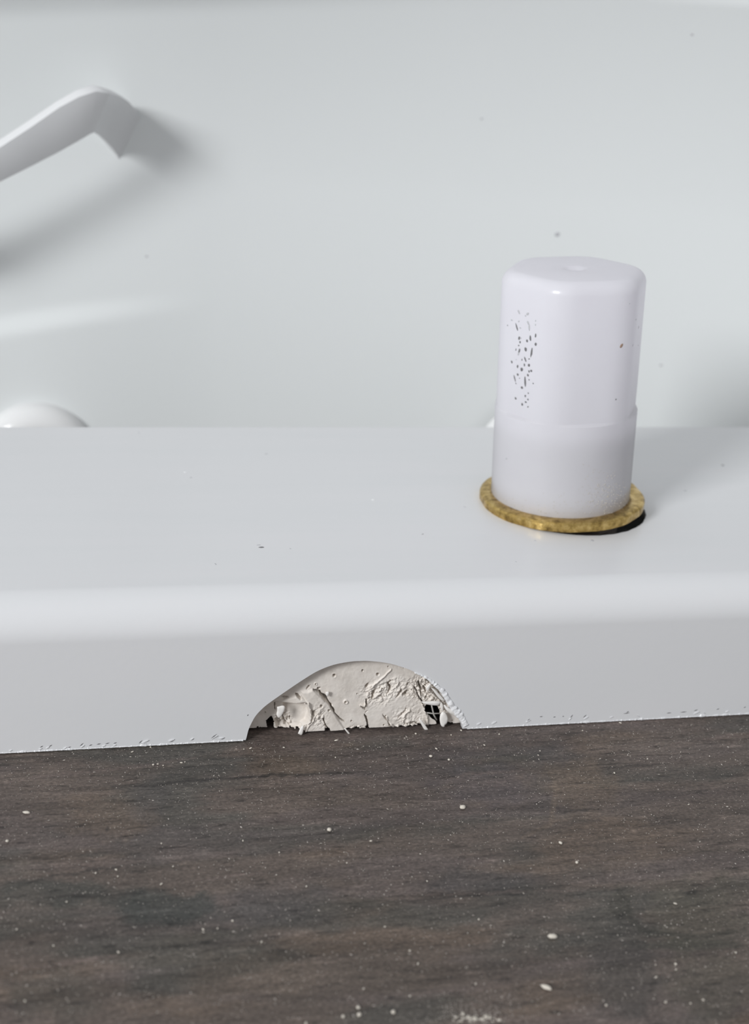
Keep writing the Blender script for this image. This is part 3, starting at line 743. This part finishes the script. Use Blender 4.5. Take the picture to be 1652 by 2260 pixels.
for i, (x, y, a, b_2, an) in enumerate(FL):
    hit = cap_hit(*c3(x, y))
    if hit: fleck('dirt_fleck', hit[0], hit[1], a*0.62, b_2*0.75, an, m_dirt, plug, i, 0.03)
for i, (x, y, a, b_2, an) in enumerate([(490, 365, .6, .3, -.9), (640, 395, .5, .3, .6), (600, 430, .3, .2, 0), (640, 540, .5, .3, -.9), (662, 620, .9, .25, -1.4), (495, 520, .3, .2, 1), (515, 630, .3, .2, 0), (375, 500, .35, .2, 0),
                                        (768, 510, .25, .15, 1.5), (768, 575, .35, .15, 1.5), (520, 800, .5, .2, .3), (485, 1060, .5, .25, 1.2), (450, 1155, .2, .15, 0)]):
    hit = cap_hit(*c3(x, y))
    if hit: fleck('dirt_fleck', hit[0], hit[1], a*0.6, b_2*0.6, an, m_smudge, plug, i+60, 0.02)
for (x, y, a, b_2, mt) in [(1370, 763, .55, .35, m_rust), (1357, 881, .18, .15, m_dirt), (1388, 670, .12, .1, m_smudge), (1408, 722, .4, .12, m_smudge), (1402, 705, .2, .12, m_smudge), (1412, 795, .5, .1, m_smudge),
                           (1395, 762, .3, .1, m_smudge), (1407, 762, .2, .1, m_smudge), (1118, 1012, .22, .12, m_smudge)]:
    hit = cap_hit(x, y)
    if hit: fleck('dirt_fleck', hit[0], hit[1], a*0.7, b_2*0.7, 1.0, mt, plug, int(x), 0.03)
# pale sawdust sticking low on the plug
dv = []; df = []
for k in range(420):
    if k < 300: x, y = random.gauss(1335, 26), random.gauss(1090, 26)
    else: x, y = random.uniform(1100, 1390), random.gauss(1120, 18)
    hit = cap_hit(x, min(y, 1132))
    if not hit: continue
    p, nn = hit; s = random.uniform(0.03, 0.085); b0 = len(dv)
    q = [Vector((random.uniform(-1, 1), random.uniform(-1, 1), random.uniform(-1, 1))).normalized()*s for _ in range(1)]
    p = p+nn*s*0.4
    dv += [tuple(p+Vector(o_)*s) for o_ in ((1, 0, 0), (-1, 0, 0), (0, 1, 0), (0, -1, 0), (0, 0, 1), (0, 0, -1))]
    df += [(b0+a, b0+b3, b0+c3_) for a, b3, c3_ in ((0, 2, 4), (2, 1, 4), (1, 3, 4), (3, 0, 4), (2, 0, 5), (1, 2, 5), (3, 1, 5), (0, 3, 5))]
sd = mesh_obj('sawdust', dv, df, m_crumb, plug, smooth=False); sd['kind'] = 'stuff'; sd['label'] = 'pale sawdust clinging to the foot of the plug'

# ------------------------------------------------------------------ handle on the back panel
def WP(px_, py_, off):
    y = WALL_Y-off
    for _ in range(8):
        p = unproj(px_, py_, 'y', y); y = WALL_Y-off-float(wall_curve(p.x, p.z))
    return p
sta = [(-300, 500, -1, -300, 590, -1), (-290, 470, 12, -285, 560, 10), (-250, 448, 18, -245, 540, 14), (-200, 425, 20, -195, 515, 16), (-100, 371, 21, -98, 455, 16), (0, 318, 21, 0, 397, 16), (70, 272, 20.5, 70, 362, 15.5),
       (130, 230, 20, 130, 331, 15), (175, 206, 20, 178, 304, 14.5), (213, 194, 19.3, 200, 291, 14), (243, 199, 18, 208, 288, 13.5),
       (264, 205, 11.5, 220, 295, 8.5), (284, 217, 6.5, 233, 306, 4.5), (302, 238, 2.5, 248, 322, 1.5), (313, 262, 0.2, 260, 340, -0.5), (320, 290, -2, 268, 360, -2)]
pt = [WP(a, b_2+7, c_2-1.0) for a, b_2, c_2, *_ in sta]; pb = [WP(a, b_2+5, c_2+1.0) for *_, a, b_2, c_2 in sta]
ns_ = len(sta); vs = []; fs = []
tdir = []
for k in range(ns_):
    T = ((pt[min(k+1, ns_-1)]+pb[min(k+1, ns_-1)])-(pt[max(k-1, 0)]+pb[max(k-1, 0)])).normalized()
    Sd = (pt[k]-pb[k]).normalized(); nn = T.cross(Sd).normalized()
    ctr = (pt[k]+pb[k])*0.5
    if nn.y < 0 and 3 < k < 11: nn = -nn
    if k >= 11 and nn.x > 0: nn = -nn
    if k <= 3 and nn.x < 0: nn = -nn
    th = 2.0
    vs += [tuple(pt[k]), tuple(pb[k]), tuple(pb[k]+nn*th), tuple(pt[k]+nn*th)]
for k in range(ns_-1):
    for q in range(4): fs.append((k*4+q, k*4+(q+1) % 4, (k+1)*4+(q+1) % 4, (k+1)*4+q))
fs += [(0, 1, 2, 3), tuple((ns_-1)*4+q for q in (3, 2, 1, 0))]
handle = mesh_obj('handle', vs, fs, m_handle, None); fix_normals(handle)
bv = handle.modifiers.new('round', 'BEVEL'); bv.width = 0.7*MM; bv.segments = 3; bv.limit_method = 'ANGLE'; bv.angle_limit = math.radians(35)
tag(handle, 'curved white bow handle slanting down to the left on the back panel', 'handle')

# ------------------------------------------------------------------ round covers low on the back panel
def cover(px_, py_, label, k):
    c = WP(px_, py_, 0)
    prof = [(12.2, -1.0), (12.2, 0.4), (12.0, 1.6), (11.3, 2.9), (10.0, 4.0), (8.4, 4.6), (7.4, 4.5), (6.9, 4.0), (6.7, 3.4), (6.5, 3.9), (5.9, 4.3), (4.0, 4.8), (2.0, 5.0), (0.0, 5.05)]
    vs, fs = lathe(prof, 72)
    vs = [(c.x+x, c.y-z, c.z+y) for x, y, z in vs]
    o = mesh_obj('round_cover', vs, fs, m_knob, None, angle=60); fix_normals(o)
    tag(o, label, 'cover', 'round covers low on the back panel')
cover(82, 1014, 'glossy white round cover below the handle, peeping over the ledge at left', 0)
cover(1168, 1006, 'white round cover almost hidden behind the milky plug', 1)
# dark speck on the panel
for i, (x, y, a) in enumerate([(1231, 517, .75), (1527, 76, .35), (323, 566, .3), (1458, 806, .35), (1062, 262, .3)]):
    q = WP(x, y, 0.02)
    o = fleck('dirt_speck', q, (0, -1, 0), a, a*0.6, 0.1, m_smudge, wall, i+5, 0.08)

# ------------------------------------------------------------------ crumbs on the board
def crumb_mesh(seed, el=1.0):
    bm = bmesh.new(); bmesh.ops.create_icosphere(bm, subdivisions=2, radius=1.0)
    for v_ in bm.verts:
        k = 1+0.35*noise.noise(v_.co*1.6+Vector((seed, 0, 0)))
        v_.co = Vector((v_.co.x*el*k, v_.co.y*k, v_.co.z*0.7*k))
    me = bpy.data.meshes.new('foam_crumb')
    zmin = min(v_.co.z for v_ in bm.verts)
    for v_ in bm.verts: v_.co = (v_.co + Vector((0, 0, -zmin)))*MM
    bm.to_mesh(me); bm.free(); me.materials.append(m_crumb)
    me.polygons.foreach_set('use_smooth', [True]*len(me.polygons)); return me
cms = [crumb_mesh(s*3.7, e) for s, e in ((1, 1.0), (2, 1.5), (3, 1.2), (4, 2.2))]
def zat(x, y): return 0.02 + float(0.10*(fbm(np.array([x*0.25]), np.array([y*2.2]), 4)[0]-0.5))*max(0, min(1, -y)) - 0.03
def crumb(px_, py_, r_px, k, label, group=None, rz=None):
    p = unproj(px_, py_, 'z', 0.0)
    o = bpy.data.objects.new('foam_crumb', cms[k % 4]); COL.objects.link(o)
    s = r_px/15.5; o.scale = (s, s, s); o.location = (p.x*MM, p.y*MM, zat(p.x, p.y)*MM)
    o.rotation_euler = (0, 0, rz if rz is not None else random.uniform(0, 6.28)); tag(o, label, 'crumb', group)
crumb(1020, 1784, 5.5, 2, 'largest tan crumb on the dark board, right of centre, below the notch')
crumb(726, 1834, 4.6, 0, 'rounded white crumb alone on the dark board below the middle of the notch')
crumb(1218, 2070, 5.2, 1, 'oblong white crumb on the dark board, low on the right', rz=-0.1)
crumb(867, 2236, 3.6, 0, 'round white crumb at the bottom edge, left of the pale crumb cluster')
crumb(1272, 1905, 3.2, 0, 'small round crumb midway down the board, below and right of the tan crumb')
crumb(950, 1671, 3.6, 0, 'left and larger of two neighbouring white crumbs just below the notch')
crumb(990, 1678, 2.8, 0, 'right and smaller of two neighbouring white crumbs just below the notch')
crumb(1236, 1862, 3.0, 1, 'small oblong crumb above the round one at mid board')
crumb(16, 1858, 3.0, 0, 'white crumb at the left border of the board')
crumb(58, 1795, 3.4, 3, 'thin elongated chip near the left border of the board', rz=-0.3)
crumb(1204, 2182, 4.6, 3, 'long hooked chip near the bottom of the board, right of centre', rz=-0.7)
crumb(790, 2226, 3.2, 0, 'upper crumb of the tight trio near the bottom edge')
crumb(792, 2241, 3.6, 2, 'lower middle crumb of the tight trio near the bottom edge')
crumb(757, 2245, 2.8, 0, 'left crumb of the tight trio near the bottom edge')
small = [(338, 1689, 3), (348, 1687, 2), (360, 1690, 2), (292, 1660, 2.2), (332, 1650, 2.5), (400, 1684, 2.5), (408, 1682, 2), (553, 1652, 2.6), (538, 1654, 2), (626, 1651, 2.3), (740, 1672, 2.2), (742, 1635, 3),
         (211, 1928, 2.4), (256, 1920, 2.2), (260, 1935, 2), (356, 1952, 2.3), (147, 1991, 2.2), (382, 1913, 1.8), (356, 1862, 2), (536, 1856, 1.8), (616, 1882, 2.2), (818, 1857, 2.4), (513, 2033, 2.6), (448, 2052, 2),
         (480, 2050, 2), (577, 2080, 2.2), (37, 2052, 2.2), (261, 2102, 2), (765, 1905, 2), (676, 1957, 2), (917, 1620, 3), (962, 1653, 2.4), (995, 1623, 2.4), (1017, 1613, 2.6), (1101, 1621, 2.6), (1068, 1645, 2),
         (1191, 1658, 2.2), (1187, 1667, 1.8), (1285, 1613, 2.2), (1368, 1596, 2.4), (1428, 1676, 2.3), (1355, 1707, 2.6), (1565, 1669, 2), (1519, 1776, 1.8), (1216, 1861, 1.8), (942, 1945, 1.8), (927, 1885, 1.8),
         (1489, 1995, 2.3), (1056, 2030, 2.4), (849, 2046, 1.8), (904, 2099, 2.4), (922, 2128, 2), (1490, 2129, 3.2), (1491, 2141, 2), (904, 2199, 2.2), (1049, 2172, 1.8), (1337, 2220, 2.8), (1468, 2213, 2.2),
         (1523, 2215, 2), (1447, 2157, 2), (1623, 2103, 2.4), (1551, 2208, 2.2), (1446, 2130, 1.6), (675, 2260, 2.5), (802, 2183, 2.2), (55, 2210, 2), (118, 2088, 2)]
for k, (x, y, r) in enumerate(small):
    crumb(x, y, r*0.75, k, 'tiny pale crumb no bigger than a grain of sand, lying scattered on the dark board', 'tiny crumbs scattered on the board')
for k in range(34):
    x = random.gauss(1045, 26); y = 2250 - abs(random.gauss(0, 7)) + (6 if k % 2 else 0)
    crumb(x, y, random.uniform(1.0, 2.6), k, 'pale crumb of the dense cluster at the bottom edge of the board', 'crumb cluster at the bottom edge')
# fine dust
dv = []; df = []
for k in range(8500):
    x = random.uniform(-20, 1680); y = random.uniform(1585, 2290)
    if k % 4 == 0: y = 1600 + abs(random.gauss(0, 140))
    if k % 16 == 1: x = random.gauss(1040, 60); y = random.gauss(2245, 22)
    p = unproj(x, y, 'z', 0.0)
    if p.y > -0.4: continue
    s = random.uniform(0.025, 0.07)*(1.5 if random.random() < 0.08 else 1); zz = zat(p.x, p.y)+s*0.4; b0 = len(dv)
    ex = random.choice((1, 1, 1, 2.2)); an = random.uniform(0, 3.14); ca_, sa_ = math.cos(an)*ex*s, math.sin(an)*ex*s
    dv += [(p.x+ca_, p.y+sa_, zz), (p.x-ca_, p.y-sa_, zz), (p.x-sa_/ex, p.y+ca_/ex, zz), (p.x+sa_/ex, p.y-ca_/ex, zz), (p.x, p.y, zz+s), (p.x, p.y, zz-s)]
    df += [(b0+a, b0+b3, b0+c4) for a, b3, c4 in ((0, 2, 4), (2, 1, 4), (1, 3, 4), (3, 0, 4), (2, 0, 5), (1, 2, 5), (3, 1, 5), (0, 3, 5))]
m_dust, nt, b = new_mat('dust', (0.42, 0.39, 0.35), 0.9)
n1 = noise_node(nt, 500, 2); r1 = ramp(nt, n1.outputs['Fac'], [(0.35, (0.24, 0.21, 0.19)), (0.65, (0.55, 0.51, 0.46))]); nt.links.new(r1.outputs[0], b.inputs['Base Color'])
dust = mesh_obj('dust', dv, df, m_dust, None, smooth=False)
tag(dust, 'fine pale sawdust sprinkled over the dark board', 'dust', kind='stuff')
print('Dm', Dm, 'PB', tuple(PB), 'captop', proj(cap_o+RT@Vector((0, 0, CAP_H))), 'base', proj(cap_o), 'capW', [proj(cap_o+RT@Vector((s*CAP_R, 0, 2)))[0] for s in (-1, 1)], 'ringL', proj(Vector(nut_o)+RT@Vector((0,-12.9,0.4))), 'cam', CAM)
